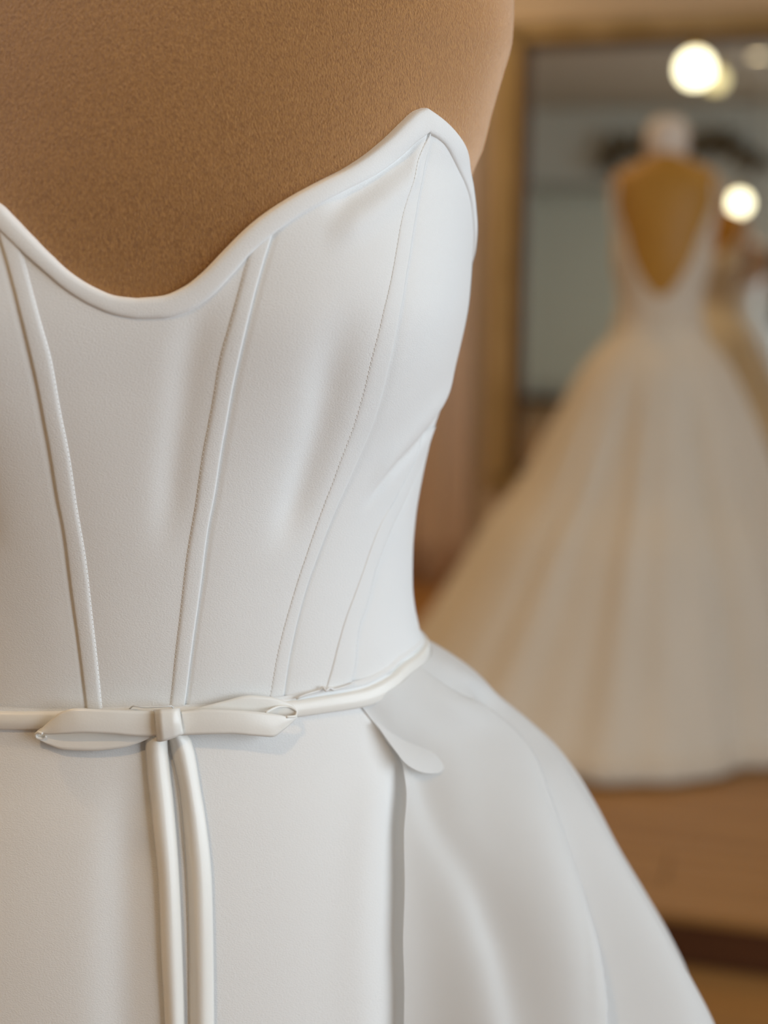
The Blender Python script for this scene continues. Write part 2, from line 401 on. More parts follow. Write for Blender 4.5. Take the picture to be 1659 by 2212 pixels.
AX = np.array([CX, CY, 0.0])
RF = np.array([[math.cos(YAWF), -math.sin(YAWF), 0], [math.sin(YAWF), math.cos(YAWF), 0], [0, 0, 1.0]])
def wpix(p): return pix(AX + RF @ np.asarray(p))
def hit(px, py, off=0.003, fn=rad):          # pixel -> (theta, z) on the form's front
    d = RF.T @ ray(px, py); o = RF.T @ (CAM - AX)
    def g(t):
        p = o + d*t; th = 0.0; p[0] -= LEAN*(p[2] - 1.01)
        for _ in range(3):
            a, b = fn(np.array(th), np.array(p[2]), off); th = math.atan2(p[0]/a, -p[1]/b)
        return (p[0]/a)**2 + (p[1]/b)**2 - 1, th, p[2]
    ts = np.linspace(.40, 1.0, 241); prev = ts[0]; best = None
    for t in ts:
        v, th, z = g(t)
        if best is None or v < best[0]: best = (v, th, z)
        if v < 0:
            lo, hi = prev, t
            for _ in range(30):
                m_ = (lo+hi)/2
                if g(m_)[0] < 0: hi = m_
                else: lo = m_
            v, th, z = g(hi); return th, z
        prev = t
    return best[1], best[2]
_tt = np.linspace(.6, 2.2, 200)
for _ in range(4):
    for i, (px, py) in enumerate(SIL):
        q = np.array([wpix(v) for v in surf(_tt, np.full(200, zs[i]), .0035 if py > 330 else 0.0)])
        as_[i] += (px - q[:, 0].max()) * .71 / F
    A_ = pchip(zs, as_)
def trace(pts, off=0.003, fn=rad): return np.array([hit(x, y, off, fn) for x, y in pts])
def thz(pts, off=0.003, fn=rad):             # theta as a function of z
    q = trace(pts, off, fn); f = pchip(q[:, 1], q[:, 0]); return lambda z: f(z, True)

B_L = thz([(540,535),(524,594),(499,686),(472,786),(456,881),(438,974),(422,1085),(401,1211),(388,1325),(374,1445),(366,1523)])
B_R = thz([(585,513),(567,570),(545,651),(524,738),(502,838),(486,927),(464,1063),(450,1136),(434,1260),(418,1374),(399,1521)])
C_L = thz([(909,324),(876,425),(862,497),(844,602),(825,686),(803,773),(777,875),(753,948),(724,1026),(694,1105),(667,1181),(640,1262),(618,1336),(593,1441),(583,1500)])
C_R = thz([(929,287),(920,342),(901,439),(887,530),(873,620),(858,705),(840,790),(820,870),(794,945),(759,1024),(724,1102),(691,1186),(658,1279),(634,1373),(620,1447),(612,1505)])
D_L = thz([(925,925),(884,1013),(850,1080),(821,1130),(780,1240),(745,1335),(718,1433),(706,1475)])
D_R = thz([(938,925),(905,1013),(872,1085),(843,1148),(814,1224),(791,1311),(777,1352),(767,1441),(760,1470)])
E_T = trace([(951,885),(930,915),(903,948),(862,991),(821,1040),(780,1083)]); E_f = pchip(E_T[:, 0], E_T[:, 1]); E0, E1 = E_T[-1, 0], E_T[0, 0]
G_T = trace([(690,482),(760,447),(830,398),(880,352),(912,312)]); G_f = pchip(G_T[:, 0], G_T[:, 1]); G0, G1 = G_T[0, 0], G_T[-1, 0]
WP = hit(928, 233, .0045)                    # wing point of the neckline
outer_px = [(318,645),(350,640),(400,620),(440,590),(480,550),(520,510),(560,475),(600,447),(650,417),(700,391),(760,361),(800,335),(850,295),(880,266),(910,240)]
inner_px = [(318,689),(352,688),(402,675),(452,644),(500,596),(540,551),(580,515),(640,470),(700,436),(760,406),(820,376),(870,340),(905,307)]
OT = trace(outer_px, .0045); IT = trace(inner_px, .0040)
OT[0] = (0, OT[0, 1]); IT[0] = (0, IT[0, 1]); OT = OT[np.r_[0, np.where(OT[:, 0] > .03)[0]]]; IT = IT[np.r_[0, np.where(IT[:, 0] > .03)[0]]]
WI = hit(929, 286, .0040)
thS = 1.52
out_th = list(OT[:, 0]) + [WP[0], WP[0]+.075, WP[0]+.17, WP[0]+.27, WP[0]+.38, WP[0]+.50, 2.1, 2.6, math.pi]
zt = WP[1]
out_z = list(OT[:, 1]) + [zt, zt-.0038, zt-.0095, zt-.0165, zt-.026, zt-.041, 1.19, 1.165, 1.16]
in_th = list(IT[:, 0]) + [WI[0], WI[0]+.075, WI[0]+.16, WI[0]+.26, WI[0]+.37, WI[0]+.49, 2.1, 2.6, math.pi]
zi = WI[1]
in_z = list(IT[:, 1]) + [zi, zi-.0035, zi-.0095, zi-.0165, zi-.026, zi-.041, 1.18, 1.155, 1.15]
def piecewise(th_, z_, k):                   # smooth on each side of the wing point
    f1 = pchip(th_[:k+1], z_[:k+1]); f2 = pchip(th_[k:], z_[k:]); tw = th_[k]
    return lambda t: np.where(np.abs(t) <= tw, f1(np.abs(t)), f2(np.abs(t)))
KO, KI = len(OT), len(IT)
NECK_R = piecewise(out_th, out_z, KO); NECKI_R = piecewise(in_th, in_z, KI)
LO = trace([(300,646),(250,640),(200,621),(150,591),(100,547),(50,497),(0,446)], .0045)
LI = trace([(300,689),(250,681),(200,662),(150,633),(100,592),(50,548),(0,500)], .0040)
def signed(fr, LT, tw):
    q = np.concatenate([[[0.0, float(fr(np.array(0.0)))]], LT[LT[:, 0] < -.01]]); f = pchip(q[:, 0], q[:, 1]); tl = q[:, 0].min()
    dl = float(f(np.array(tl))) - float(fr(np.array(tl)))
    return lambda t: np.where(np.asarray(t) >= 0, fr(t), np.where(np.asarray(t) >= tl, f(t), fr(t) + dl*np.clip((t + tw)/(tl + tw), 0, 1)))
NECK = signed(NECK_R, LO, WP[0]); NECKI = signed(NECKI_R, LI, WI[0])
BELT_T = trace([(300,1529),(450,1526),(560,1520),(640,1512),(700,1503),(780,1489),(840,1462),(880,1428)], .005)
bt_f = pchip(list(BELT_T[:, 0]) + [2.2, math.pi], list(BELT_T[:, 1]) + [BELT_T[-1, 1]+.002, BELT_T[-1, 1]+.002])
BT = lambda th: bt_f(np.abs(th))
BH = .0078

def fold_field(th, z):                       # soft hollows and folds of the bodice cloth
    t = np.abs(th); d = 0
    d = d - .0018 * gauss((th - (B_L(z) - .075)) / .050) * smooth((z-1.075)/.04) * smooth((1.20-z)/.03)
    d = d - .0030 * gauss((t - (C_L(z) - .105)) / .060) * smooth((z-1.075)/.03) * smooth((1.20-z)/.05)
    d = d - .0010 * gauss((t - (B_R(z) + .26)) / .09) * smooth((z-1.08)/.04) * smooth((1.21-z)/.04)
    fe = smooth((t - E0)/.10) * smooth((E1 + .06 - t)/.06); ze = E_f(t)
    d = d + fe * (.0015*gauss((z-ze-.009)/.009) - .0018*gauss((z-ze+.0035)/.0045))
    fg = smooth((t - G0)/.10) * smooth((G1 + .02 - t)/.06); zg = G_f(t)
    d = d + fg * (-.0024*gauss((z-zg-.0045)/.0050) + .0024*gauss((z-zg+.006)/.007))
    return d
def bod(th, z, off): return surf(th, z, off + fold_field(th, z))

# ------------------------------------------------------------------ dress form (torso, neck, stand)
form = empty('dress_form', AX, YAWF); tag(form, 'tan velvet dress form wearing the white strapless gown', 'mannequin', 'dress forms')
th = np.linspace(-math.pi, math.pi, 161)[:-1]
zz = np.concatenate([np.linspace(.62, 1.30, 90), np.linspace(1.303, 1.45, 50), np.linspace(1.455, 1.52, 8)])
tuck = -.006*smooth((NECK(th)[None, :] - .006 - zz[:, None])/.012) - .02*smooth((1.0 - zz[:, None])/.03)
P = surf(th[None, :], zz[:, None], tuck)
t_o = gobj('torso', P, M['velvet'], form, wrap=True)
vs, fs = lathe([(.001, 1.515), (.053, 1.515), (.055, 1.53), (.045, 1.545), (.012, 1.552), (.012, 1.575), (.02, 1.59), (.012, 1.605), (.001, 1.608)], 32)
mobj('neck_cap', vs, fs, M['gold'], form)
vs, fs = lathe([(.001, .03), (.016, .03), (.016, .66), (.001, .66)], 20); mobj('pole', vs, fs, M['dark_metal'], form)
vs, fs = lathe([(.001, 0), (.15, 0), (.15, .012), (.03, .035), (.001, .035)], 40); mobj('base', vs, fs, M['dark_metal'], form)

# ------------------------------------------------------------------ white gown: bodice
gown = empty('strapless_gown', AX, YAWF); tag(gown, 'white strapless corset gown with a thin satin bow belt', 'wedding dress')
def col_top(thf, neck, off=0.0):             # where a seam curve meets the neckline
    zs_ = np.linspace(1.03, 1.30, 600); v = zs_ - neck(thf(zs_))
    i = np.argmax(v > 0) if (v > 0).any() else len(zs_) - 1
    return zs_[max(i-1, 0)] + off
def panel(name, fl, fr, nc=30, nr=130, off=.0028, bulge=.0006):
    P = np.zeros((nr, nc, 3))
    for j in range(nc):
        s = j/(nc-1)
        f = lambda z, s=s: fl(z)*(1-s) + fr(z)*s
        zt_ = col_top(f, NECK, -.0012); zb = float(BT(f(np.array(1.012)))) - .003
        z = zb + (zt_ - zb) * np.linspace(0, 1, nr); t = f(z)
        e = off + bulge * (1 - (2*s-1)**4) - .0009*(1 - smooth(min(s, 1-s)/.04))
        P[:, j] = bod(t, z, e)
    return gobj(name, P, M['crepe'], gown, solid=0)
neg = lambda f: (lambda z: -f(z))
const = lambda c: (lambda z: np.full_like(np.asarray(z, float), c))
def dseam(z):                                # side seam: trace below, carried on to the underarm above
    return np.clip(D_R(np.minimum(z, 1.125)) + np.maximum(z-1.125, 0)*1.5, 0, 1.62)
panel('center_front_panel', neg(B_R), B_R, 60)
for sgn in (1, -1):
    w = (lambda f: f) if sgn > 0 else neg
    def order(a, b): return (w(a), w(b)) if sgn > 0 else (w(b), w(a))
    panel('side_front_panel', *order(B_R, C_R), 50)
    panel('side_panel', *order(C_R, dseam), 44)
    panel('side_back_panel', *order(dseam, const(2.3)), 30)
    panel('back_panel', *order(const(2.3), const(math.pi)), 24)

def channel(name, fl, fr, fold_right, z_low=None, top=None, h=.0010):
    nr = 150; S = np.linspace(0, 1, 12)
    mid = lambda z: (fl(z) + fr(z)) / 2
    P = np.zeros((nr, len(S)+2, 3))
    for j, s in enumerate([0] + list(S) + [1]):
        f = lambda z, s=s: fl(z)*(1-s) + fr(z)*s
        zt_ = (col_top(f, NECKI, .0015) if top is None else top); zb = float(BT(f(np.array(1.012)))) - .003
        z = zb + (zt_ - zb)*np.linspace(0, 1, nr); t = f(z)
        if j == 0 or j == len(S)+1: e = np.full(nr, .0012)
        else:
            q = s if fold_right else 1 - s       # q: 0 at stitched side, 1 at folded side
            e = np.full(nr, .0032 + h * (.25*math.sin(math.pi*q) + .75*smooth(q/.16)*(1 - .30*smooth((q-.92)/.08))))
        P[:, j] = bod(t, z, e)
    return gobj(name, P, M['crepe'], gown)
def stitch_line(f, z0, z1, off, pitch=.0021):
    zs_ = np.linspace(z0, z1, 900); p = bod(f(zs_), zs_, off); L_ = np.concatenate([[0], np.cumsum(np.linalg.norm(np.diff(p, axis=0), axis=1))])
    out = []
    for k in range(int(L_[-1]/pitch)):
        a = np.array([np.interp((k + q)*pitch, L_, p[:, i]) for q in (.12, .45, .78) for i in range(3)]).reshape(3, 3)
        nrm = a[1] * np.array([1, 1, 0]); nrm /= np.linalg.norm(nrm); a[0] -= nrm*.0003; a[2] -= nrm*.0003
        out.append(tube(a, [.00016, .00032, .00016], 5))
    return join(out)
stitches = []
for sgn in (1, -1):
    w = (lambda f: f) if sgn > 0 else neg
    def order(a, b): return (w(a), w(b)) if sgn > 0 else (w(b), w(a))
    for nm, a, b, top, fold_outer in (('boning_channel', B_L, B_R, None, True), ('boning_channel', C_L, C_R, None, True),
                                      ('boning_channel', D_L, D_R, 1.128, False)):
        ch = channel(nm, *order(a, b), fold_right=(fold_outer == (sgn > 0)), top=top, h=(.0008 if a is B_L else (.0004 if a is C_L else .0006)))
        st = (lambda z, a=a: w(a)(z) + sgn*.002) if fold_outer else (lambda z, b=b: w(b)(z) - sgn*.004)
        tp = col_top(st, NECKI, .0) if top is None else top
        stv = stitch_line(st, float(BT(st(np.array(1.012)))), tp, .0033)
        so = mobj('stitching', *stv, M['thread'], ch); so['kind'] = 'stuff'

# bound neckline edge
def binding():
    tt_o, tt_i, seg = [], [], []
    so = np.concatenate([np.linspace(0, 1, 90)])
    # right half: index-matched outer and inner curves, mitred at the wing point
    to = np.concatenate([WP[0]*(1 - (1-so)**1.0), np.linspace(WP[0], math.pi, 90)[1:]])
    ti = np.concatenate([WI[0]*(1 - (1-so)**1.0), np.linspace(WI[0], math.pi, 90)[1:]])
    # matching follows arc length on each side so that the strip stays square to the edge
    def arc(tl, nk, n):
        t = np.linspace(*tl, 400); p = surf(t, nk(t), .004); L_ = np.concatenate([[0], np.cumsum(np.linalg.norm(np.diff(p, axis=0), axis=1))])
        return np.interp(np.linspace(0, L_[-1], n), L_, t)
    to = np.concatenate([arc((0, WP[0]), NECK, 110), arc((WP[0], math.pi), NECK, 110)[1:]])
    ti = np.concatenate([arc((0, WI[0]), NECKI, 110), arc((WI[0], math.pi), NECKI, 110)[1:]])
    zo, zi_ = NECK(to), NECKI(ti)
    S = [(-.02, -.0010), (-.02, .0012), (-.005, .0030), (.03, .0040), (.10, .0046), (.30, .0049), (.55, .0049), (.8, .0048), (.93, .0045), (.985, .0040), (1.0, .0034), (1.01, .0016)]
    def half(sg):
        zo, zi_ = NECK(sg*to), NECKI(sg*ti)
        P = np.zeros((len(to), len(S), 3))
        for k, (s, e) in enumerate(S):
            t = to*(1-s) + ti*s; z = zo*(1-s) + zi_*s
            P[:, k] = surf(sg*t, z, e + fold_field(t, z)*.6)
        return P
    R = half(1); L_ = half(-1)[::-1]
    return np.concatenate([L_[:-1], R], 0)
bo = gobj('neckline_binding', binding(), M['binding'], gown)
def neck_stitch(sg):
    t = np.linspace(.25, WI[0]-.05, 1200); p = surf(sg*t, NECKI(sg*t)+.0006, .0040 + fold_field(t, NECKI(sg*t))*.6)
    L_ = np.concatenate([[0], np.cumsum(np.linalg.norm(np.diff(p, axis=0), axis=1))]); out = []; pitch = .0021
    for k in range(int(L_[-1]/pitch)):
        a = np.array([np.interp((k+q)*pitch, L_, p[:, i]) for q in (.12, .45, .78) for i in range(3)]).reshape(3, 3)
        nrm = a[1]*np.array([1, 1, 0]); nrm /= np.linalg.norm(nrm); a[0] -= nrm*.0003; a[2] -= nrm*.0003
        out.append(tube(a, [.00016, .00032, .00016], 5))
    return join(out)
for sg in (1, -1):
    so = mobj('stitching', *neck_stitch(sg), M['thread'], bo); so['kind'] = 'stuff'

# ------------------------------------------------------------------ column skirt
EDGE = thz([(812,1560),(835,1620),(842,1700),(838,1800),(836,1900),(836,2000),(838,2100),(842,2212)], .004)
def skirt_field(th, z):
    t = np.abs(th); g = smooth((.995 - z)/.05); e = EDGE(np.clip(z, .78, 1.0))
    d = -.0055*g*smooth((t - e + .03)/.16)
    d = d + .0015*g*gauss((t - e + .09)/.07)
    d = d - .0030*g*gauss((th + .02)/.06)
    return d
th = np.linspace(-math.pi, math.pi, 361)[:-1]
zz = np.concatenate([np.linspace(.004, .70, 60), np.linspace(.705, 1.004, 110), np.linspace(1.006, 1.0, 1)*0 + 1.0125])
zz = np.unique(zz)
P = surf(th[None, :], zz[:, None], .0042 + skirt_field(th[None, :], zz[:, None]))
gobj('column_skirt', P, M['crepe'], gown, wrap=True)

# waist ribbon and the fine seam above it
th = np.linspace(-math.pi, math.pi, 241)[:-1]
prof = [(0, .0022), (.02, .0062), (.15, .0070), (.5, .0074), (.85, .0070), (.98, .0060), (1, .0022)]
P = np.stack([surf(th, BT(th) - s*BH*(1 + .25*smooth((np.abs(th)-.5)/.8)), e) for s, e in prof])
gobj('waist_ribbon', P, M['satin'], gown, wrap=True, flip=True)
prof = [(0, .0030), (.3, .0046), (.7, .0048), (1, .0030)]
P = np.stack([surf(th, BT(th) + .0034*smooth((np.abs(th)-.35)/.3)*(1-.5*smooth((np.abs(th)-1.2)/.3)) + .0006 - s*.0036, e) for s, e in prof])
gobj('waist_seam', P, M['crepe'], gown, wrap=True, flip=True)

# ------------------------------------------------------------------ organza overskirt
SKO = [(905,1375),(930,1396),(960,1412),(1020,1450),(1075,1495),(1120,1548),(1190,1612),(1245,1668),(1290,1730),(1330,1800),(1380,1900),(1440,2005),(1500,2112),(1547,2212)]
zo_, ao_ = [], []
for px, py in SKO:
    p = ray_y(px, py, CY + .0); zo_.append(p[2]); ao_.append(p[0] - CX + .007*(1.02 - p[2])/.24)
zo_ += [.60, .40, .2, 0]; ao_ += [.37, .47, .56, .64]
AO = pchip(zo_, ao_)
def m_of(th, z):
    e = EDGE(np.clip(z, .78, 1.0)) + .03
    return smooth((np.abs(th) - e + .10)/.78)
def orad(th, z, off=0.0):
    a, b = A_(z), np.where(np.cos(th) > 0, BF(z), BB(z))
    fl = np.maximum(AO(z) - a - .012, 0)
    m = m_of(th, z); lift = .006 + .0025*smooth((1.0-z)/.05)
    back = 1 + .8*smooth((np.abs(th)-1.6)/1.2)*smooth((.9-z)/.9)
    return a + off + lift + fl*m*back, b + off + lift + fl*m*back*(.9)
CRE = thz([(935,1462),(975,1488),(1030,1517),(1085,1565),(1130,1615),(1175,1700),(1205,1780),(1230,1870),(1248,1960),(1262,2060),(1270,2160)], 0, orad)
OED = thz([(793,1533),(812,1560),(838,1600),(868,1640),(876,1690),(872,1800),(874,1920),(871,2060),(872,2212)], 0, orad)
def pleat(t, z):
    g = smooth((1.014 - z)/.03); gg = .35 + .65*smooth((1.0-z)/.20)
    c = CRE(np.maximum(z, .80))
    d = t - c
    w = .010 + .02*smooth((1.0-z)/.2)
    r = .016*gg*g*gauss((d + .09)/.12) - .024*gg*g*smooth(d/w + .5)*(1 - smooth((d - .10)/.16))
    c2 = OED(np.maximum(z, .80)) + .02 + .20*smooth((1.0 - z)/.12)
    r = r - .006*gg*g*gauss((t - c2)/.05)
    r = r + .0040*gg*g*np.sin(t*23 + 2.0*np.sin(z*9))*smooth((t-.75)/.2)*np.where(t < c - .05, .7, 1.0)
    r = r + .012*gg*g*np.maximum(np.sin((t-1.5)*7.5), -.5)*smooth((t-1.65)/.2)*(1 + 2*smooth((.8-z)/.8))
    r = r + .006*gg*g*gauss((t - OED(np.maximum(z, .80)) - .16)/.07)
    return r
def over(sg):
    nc, nz_ = 260, 170
    zz = np.concatenate([np.linspace(.006, .76, 60)[:-1], np.linspace(.76, 1.0075, nz_-60)])
    P = np.zeros((len(zz), nc, 3))
    for i, z in enumerate(zz):
        e = float(OED(np.array(max(z, .79))))
        t = e + (math.pi - e)*np.linspace(0, 1, nc)**1.15
        zt_ = min(z, 1e9)
        top = BT(t) - BH*.6
        zc_ = np.where(z > .99, top - (1.0075 - z)*(top-.99)/.0175, z)
        P[i] = surf(sg*t, zc_, pleat(t, zc_), orad)
    return P
ovs = []
for sg in (1, -1):
    o = gobj('organza_overskirt', over(sg), M['organza'], gown, flip=(sg < 0)); ovs.append(o)
# rolled fold where the overskirt edge turns under
FT = [((812,1562),(814,1560)), ((838,1600),(848,1586)), ((856,1624),(878,1603)), ((870,1644),(902,1612)), ((888,1659),(926,1621)), ((908,1668),(946,1631)), ((930,1672),(958,1641)), ((950,1669),(964,1654))]
def lp(px, py, off, fn=orad):
    t, z = hit(px, py, off, fn); return surf(t, z, off, fn)
P = np.zeros((len(FT), 7, 3))
for i, (a, b) in enumerate(FT):
    for k in range(7):
        s = k/6; P[i, k] = lp(a[0]*(1-s)+b[0]*s, a[1]*(1-s)+b[1]*s, (.0006 + .0062*(1-s)**.6*math.sin(math.pi*min(i+.6, 7)/7.8)))
gobj('edge_fold', P, M['organza'], ovs[0], sub=2)

# ------------------------------------------------------------------ satin bow
def ribbon(name, top, bot, parent, n=40, nc=9, arch=.0005, m=M['satin'], fn=rad, solid=.0005):
    """top/bot: (px, py, offset) along both ribbon edges"""
    def res(pts):
        pts = np.array(pts, float); L_ = np.concatenate([[0], np.cumsum(np.linalg.norm(np.diff(pts[:, :2], axis=0), axis=1) + 1e-3)]); L_ /= L_[-1]
        fs_ = [pchip(L_, pts[:, i]) for i in range(3)]; q = np.linspace(0, 1, n); return np.stack([f(q) for f in fs_], 1)
    a, b = res(top), res(bot); P = np.zeros((n, nc, 3))
    for i in range(n):
        pa, pb = lp(*a[i], fn), lp(*b[i], fn)
        for k in range(nc):
            s = k/(nc-1); p = pa*(1-s) + pb*s; p = p + np.array([0, -1, 0])*arch*math.sin(math.pi*s); P[i, k] = p
    return gobj(name, P, m, parent, solid=solid)
bow = empty('bow', (0, 0, 0)); bow.parent = gown; bow['label'] = 'small flat ivory satin bow'
# left loop: front leaf, rounded tip, rear leaf hanging lower
ribbon('loop', [(342,1536,.011),(290,1535,.0125),(230,1533,.013),(165,1530,.013),(135,1537,.0125),(105,1560,.0115),(84,1580,.0105),(76,1588,.009)],
       [(345,1590,.011),(300,1590,.0125),(240,1585,.0135),(185,1583,.014),(140,1585,.0135),(105,1586,.012),(88,1583,.011),(78,1588,.009)], bow)
ribbon('loop', [(74,1590,.0105),(78,1582,.0085),(95,1570,.008),(130,1560,.0078),(200,1560,.0078),(280,1560,.0085),(345,1560,.009)],
       [(76,1593,.0105),(88,1600,.0095),(104,1608,.009),(140,1620,.0085),(195,1622,.0085),(260,1616,.0088),(345,1586,.009)], bow)
# right loop: front leaf low, rear leaf rising above it, open tip
ribbon('loop', [(388,1537,.011),(447,1532,.0125),(506,1534,.0135),(570,1539,.014),(603,1544,.0140),(628,1549,.013),(640,1546,.011)],
       [(388,1588,.011),(447,1586,.0125),(498,1585,.0135),(548,1589,.014),(588,1592,.0140),(612,1577,.0135),(642,1549,.011)], bow)
ribbon('loop', [(388,1538,.008),(422,1530,.008),(485,1514,.0082),(540,1502,.0085),(582,1505,.0088),(616,1515,.009),(636,1526,.0095),(643,1540,.0108)],
       [(388,1575,.008),(422,1575,.008),(485,1565,.0078),(540,1556,.0078),(582,1550,.0080),(616,1549,.0085),(632,1545,.009),(638,1546,.0105)], bow)
# rolled rims at both loop tips
for pts in ([(92,1585,.013),(84,1582,.0125),(77,1587,.0115),(79,1593,.0105),(90,1595,.0100),(100,1590,.0105)],
            [(574,1539,.0135),(600,1527,.0100),(625,1527,.0098),(641,1537,.0108),(638,1547,.0128),(618,1549,.0138)]):
    pth = [lp(*p, rad) for p in pts]; q = np.linspace(0, 1, 24); c = np.array(pth); k = np.linspace(0, 1, len(pth))
    pth = np.stack([pchip(k, c[:, i])(q) for i in range(3)], 1)
    vs, fs = tube(pth, .0006, 8); mobj('loop_rim', vs, fs, M['satin'], bow)
ribbon('knot', [(333,1533,.0105),(337,1533,.0145),(350,1532,.0165),(368,1531,.0165),(384,1530,.0150),(388,1531,.0105)],
       [(340,1601,.0105),(344,1602,.0140),(356,1600,.0160),(374,1594,.0160),(392,1587,.0145),(396,1586,.0105)], bow, arch=.0022)
ribbon('tail', [(326,1575,.0080),(314,1608,.0075),(316,1640,.0068),(330,1772,.0070),(343,1902,.0068),(350,2076,.0066),(357,2212,.0066),(360,2330,.0066),(364,2700,.0066),(366,3100,.0066)],
       [(362,1575,.0080),(361,1608,.0075),(365,1650,.0068),(374,1728,.0070),(385,1859,.0068),(393,2033,.0066),(398,2212,.0066),(399,2330,.0066),(400,2700,.0066),(401,3100,.0066)], bow, n=60, nc=13, arch=.0030)
ribbon('tail', [(362,1575,.0075),(366,1608,.0062),(374,1640,.0058),(388,1707,.0058),(398,1815,.0055),(404,1902,.0052),(408,2033,.0050),(410,2212,.0050),(412,2330,.0050),(415,2700,.0050),(417,3150,.0050)],
       [(398,1575,.0080),(415,1605,.0075),(424,1650,.0074),(430,1690,.0075),(444,1772,.0075),(457,1902,.0072),(461,2076,.0070),(462,2212,.0070),(462,2330,.0070),(461,2700,.0070),(460,3150,.0070)], bow, n=60, nc=13, arch=.0036)
# thread carriers that hold the ribbon
def carrier(pts, r=.00035):
    pth = [lp(*p, rad) for p in pts]; c = np.array(pth); k = np.linspace(0, 1, len(pth)); q = np.linspace(0, 1, 24)
    return tube(np.stack([pchip(k, c[:, i])(q) for i in range(3)], 1), r, 6)
mobj('thread_loop', *carrier([(280,1531,.0055),(290,1525,.0085),(315,1528,.0095),(345,1527,.0095),(368,1525,.0085),(374,1529,.0055)]), M['thread'], gown)
mobj('thread_loop', *carrier([(640,1509,.0065),(665,1499,.0065),(690,1492,.0055),(697,1484,.006),(704,1492,.0075),(712,1486,.0065),(722,1490,.006),(745,1483,.0055),(765,1476,.005)], .0006), M['thread'], gown)

# ------------------------------------------------------------------ second gown on its form, on the platform
D2 = 3.62
p0 = ray_y(1425, 700, D2); S2 = .93
F2 = np.array([p0[0], p0[1], ZD]); ZW2 = p0[2] - ZD
YAW2 = math.radians(180 - 12)          # back towards the camera
dz2 = ZW2 - 1.01*S2
form2 = empty('dress_form', F2, YAW2); tag(form2, 'amber velvet dress form with cream neck wearing the ivory ball gown', 'mannequin', 'dress forms')
th = np.linspace(-math.pi, math.pi, 97)[:-1]
def surf2(th, z, off=0.0):             # z in the first form's heights
    a, b = rad(th, z, off); k = S2
    p = np.stack(np.broadcast_arrays(a*np.sin(th)*k*.82, -b*np.cos(th)*k, z*k + dz2), -1); return p
zz = np.concatenate([np.linspace(.70, 1.38, 50), np.linspace(1.385, 1.47, 24)])
gobj('torso', surf2(th[None, :], zz[:, None]), M['velvet_b'], form2, wrap=True)
zt2 = 1.46*S2 + dz2
vs, fs = lathe([(.001, zt2-.01), (.052, zt2-.01), (.054, zt2+.03), (.05, zt2+.065), (.03, zt2+.085), (.001, zt2+.09)], 28); mobj('neck_block', vs, fs, M['neckcap'], form2)
vs, fs = lathe([(.001, .02), (.016, .02), (.016, .72), (.001, .72)], 16); mobj('pole', vs, fs, M['dark_metal'], form2)
vs, fs = lathe([(.001, 0), (.16, 0), (.16, .012), (.03, .03), (.001, .03)], 32); mobj('base', vs, fs, M['dark_metal'], form2)
gown2 = empty('ball_gown', F2, YAW2); tag(gown2, 'ivory ball gown with deep V back and full trailing skirt before the mirror', 'wedding dress')
def top2(th):                           # th = 0 is the front; the back V is at pi
    t = np.abs(th); bk = smooth((t - 1.75)/.35)
    front = 1.245 + .05*gauss((t-.75)/.3)
    vb = 1.085 + .28*np.clip((math.pi - t)/1.12, 0, 1)**1.9
    return front*(1-bk) + vb*bk + .0
nr, nc = 40, 128
t2 = np.linspace(-math.pi, math.pi, nc+1)[:-1]
P = np.stack([surf2(t2, 1.0 + (top2(t2) - 1.0)*s, .006 if s < 1 else .001) for s in np.linspace(0, 1, nr)])
gobj('bodice', P, M['lace_b'], gown2, wrap=True)
for sg in (1, -1):                      # wide shoulder straps
    pts = []
    for q in np.linspace(0, 1, 30):
        if q < .4: t = sg*(.78 + .25*q/.4); z = 1.27 + .115*q/.4
        elif q < .6: t = sg*(1.03 + 1.1*(q-.4)/.2); z = 1.385 + .012*math.sin((q-.4)/.2*math.pi)
        else: t = sg*(2.13 - .13*(q-.6)/.4); z = 1.385 - .09*(q-.6)/.4
        c = surf2(np.array(t), np.array(z), .006); pts.append([surf2(np.array(t - .07*sg), np.array(z), .006), c, surf2(np.array(t + .07*sg), np.array(z), .006)])
    gobj('strap', np.array(pts), M['lace_b'], gown2, solid=.003)
R2 = pchip([0, .03, .1, .26, .42, .53, .69, .85, 1], [.105, .125, .18, .25, .32, .385, .445, .50, .56])
def skirt2():
    nr, nc = 60, 240; P = np.zeros((nr, nc, 3)); zw = 1.005*S2 + dz2
    for i in range(nr):
        s = i/(nr-1); z = zw*(1-s) + .008*s
        for j in range(nc):
            t = 2*math.pi*j/nc
            base = float(R2(s))
            # local frame is turned by YAW2: world direction of this azimuth
            wx, wy = math.cos(t + YAW2), math.sin(t + YAW2)
            train = max(0, wx*-.80 + wy*-.45)**1.5
            base += .26*train*s**2.6
            fold = (.009*math.sin(9*t + .7*math.sin(3*t)) + .004*math.sin(17*t + 2) + .003*math.sin(31*t)) * smooth(s/.3)*(1 + .9*s)
            P[i, j] = ((base+fold)*math.cos(t)*1.0, (base+fold)*math.sin(t)*.94, z + .012*s*math.sin(13*t)*0)
    return P
sk = gobj('skirt', skirt2(), M['gown_b'], gown2, wrap=True)
Pk = skirt2()[-1]; Pk2 = skirt2()[-4]
hem = np.stack([Pk*np.array([1.0, 1.0, 1]), Pk*np.array([1.025, 1.025, 1]) + np.array([0, 0, .012]), Pk2*np.array([1.012, 1.012, 1])])
gobj('hem_border', hem, M['lace_b'], sk, wrap=True)
vs, fs = [], []
P = np.stack([surf2(t2, np.full_like(t2, z), e) for z, e in ((.995, .006), (.997, .010), (1.018, .010), (1.02, .005))]); gobj('waistband', P, M['lace_b'], gown2, wrap=True)

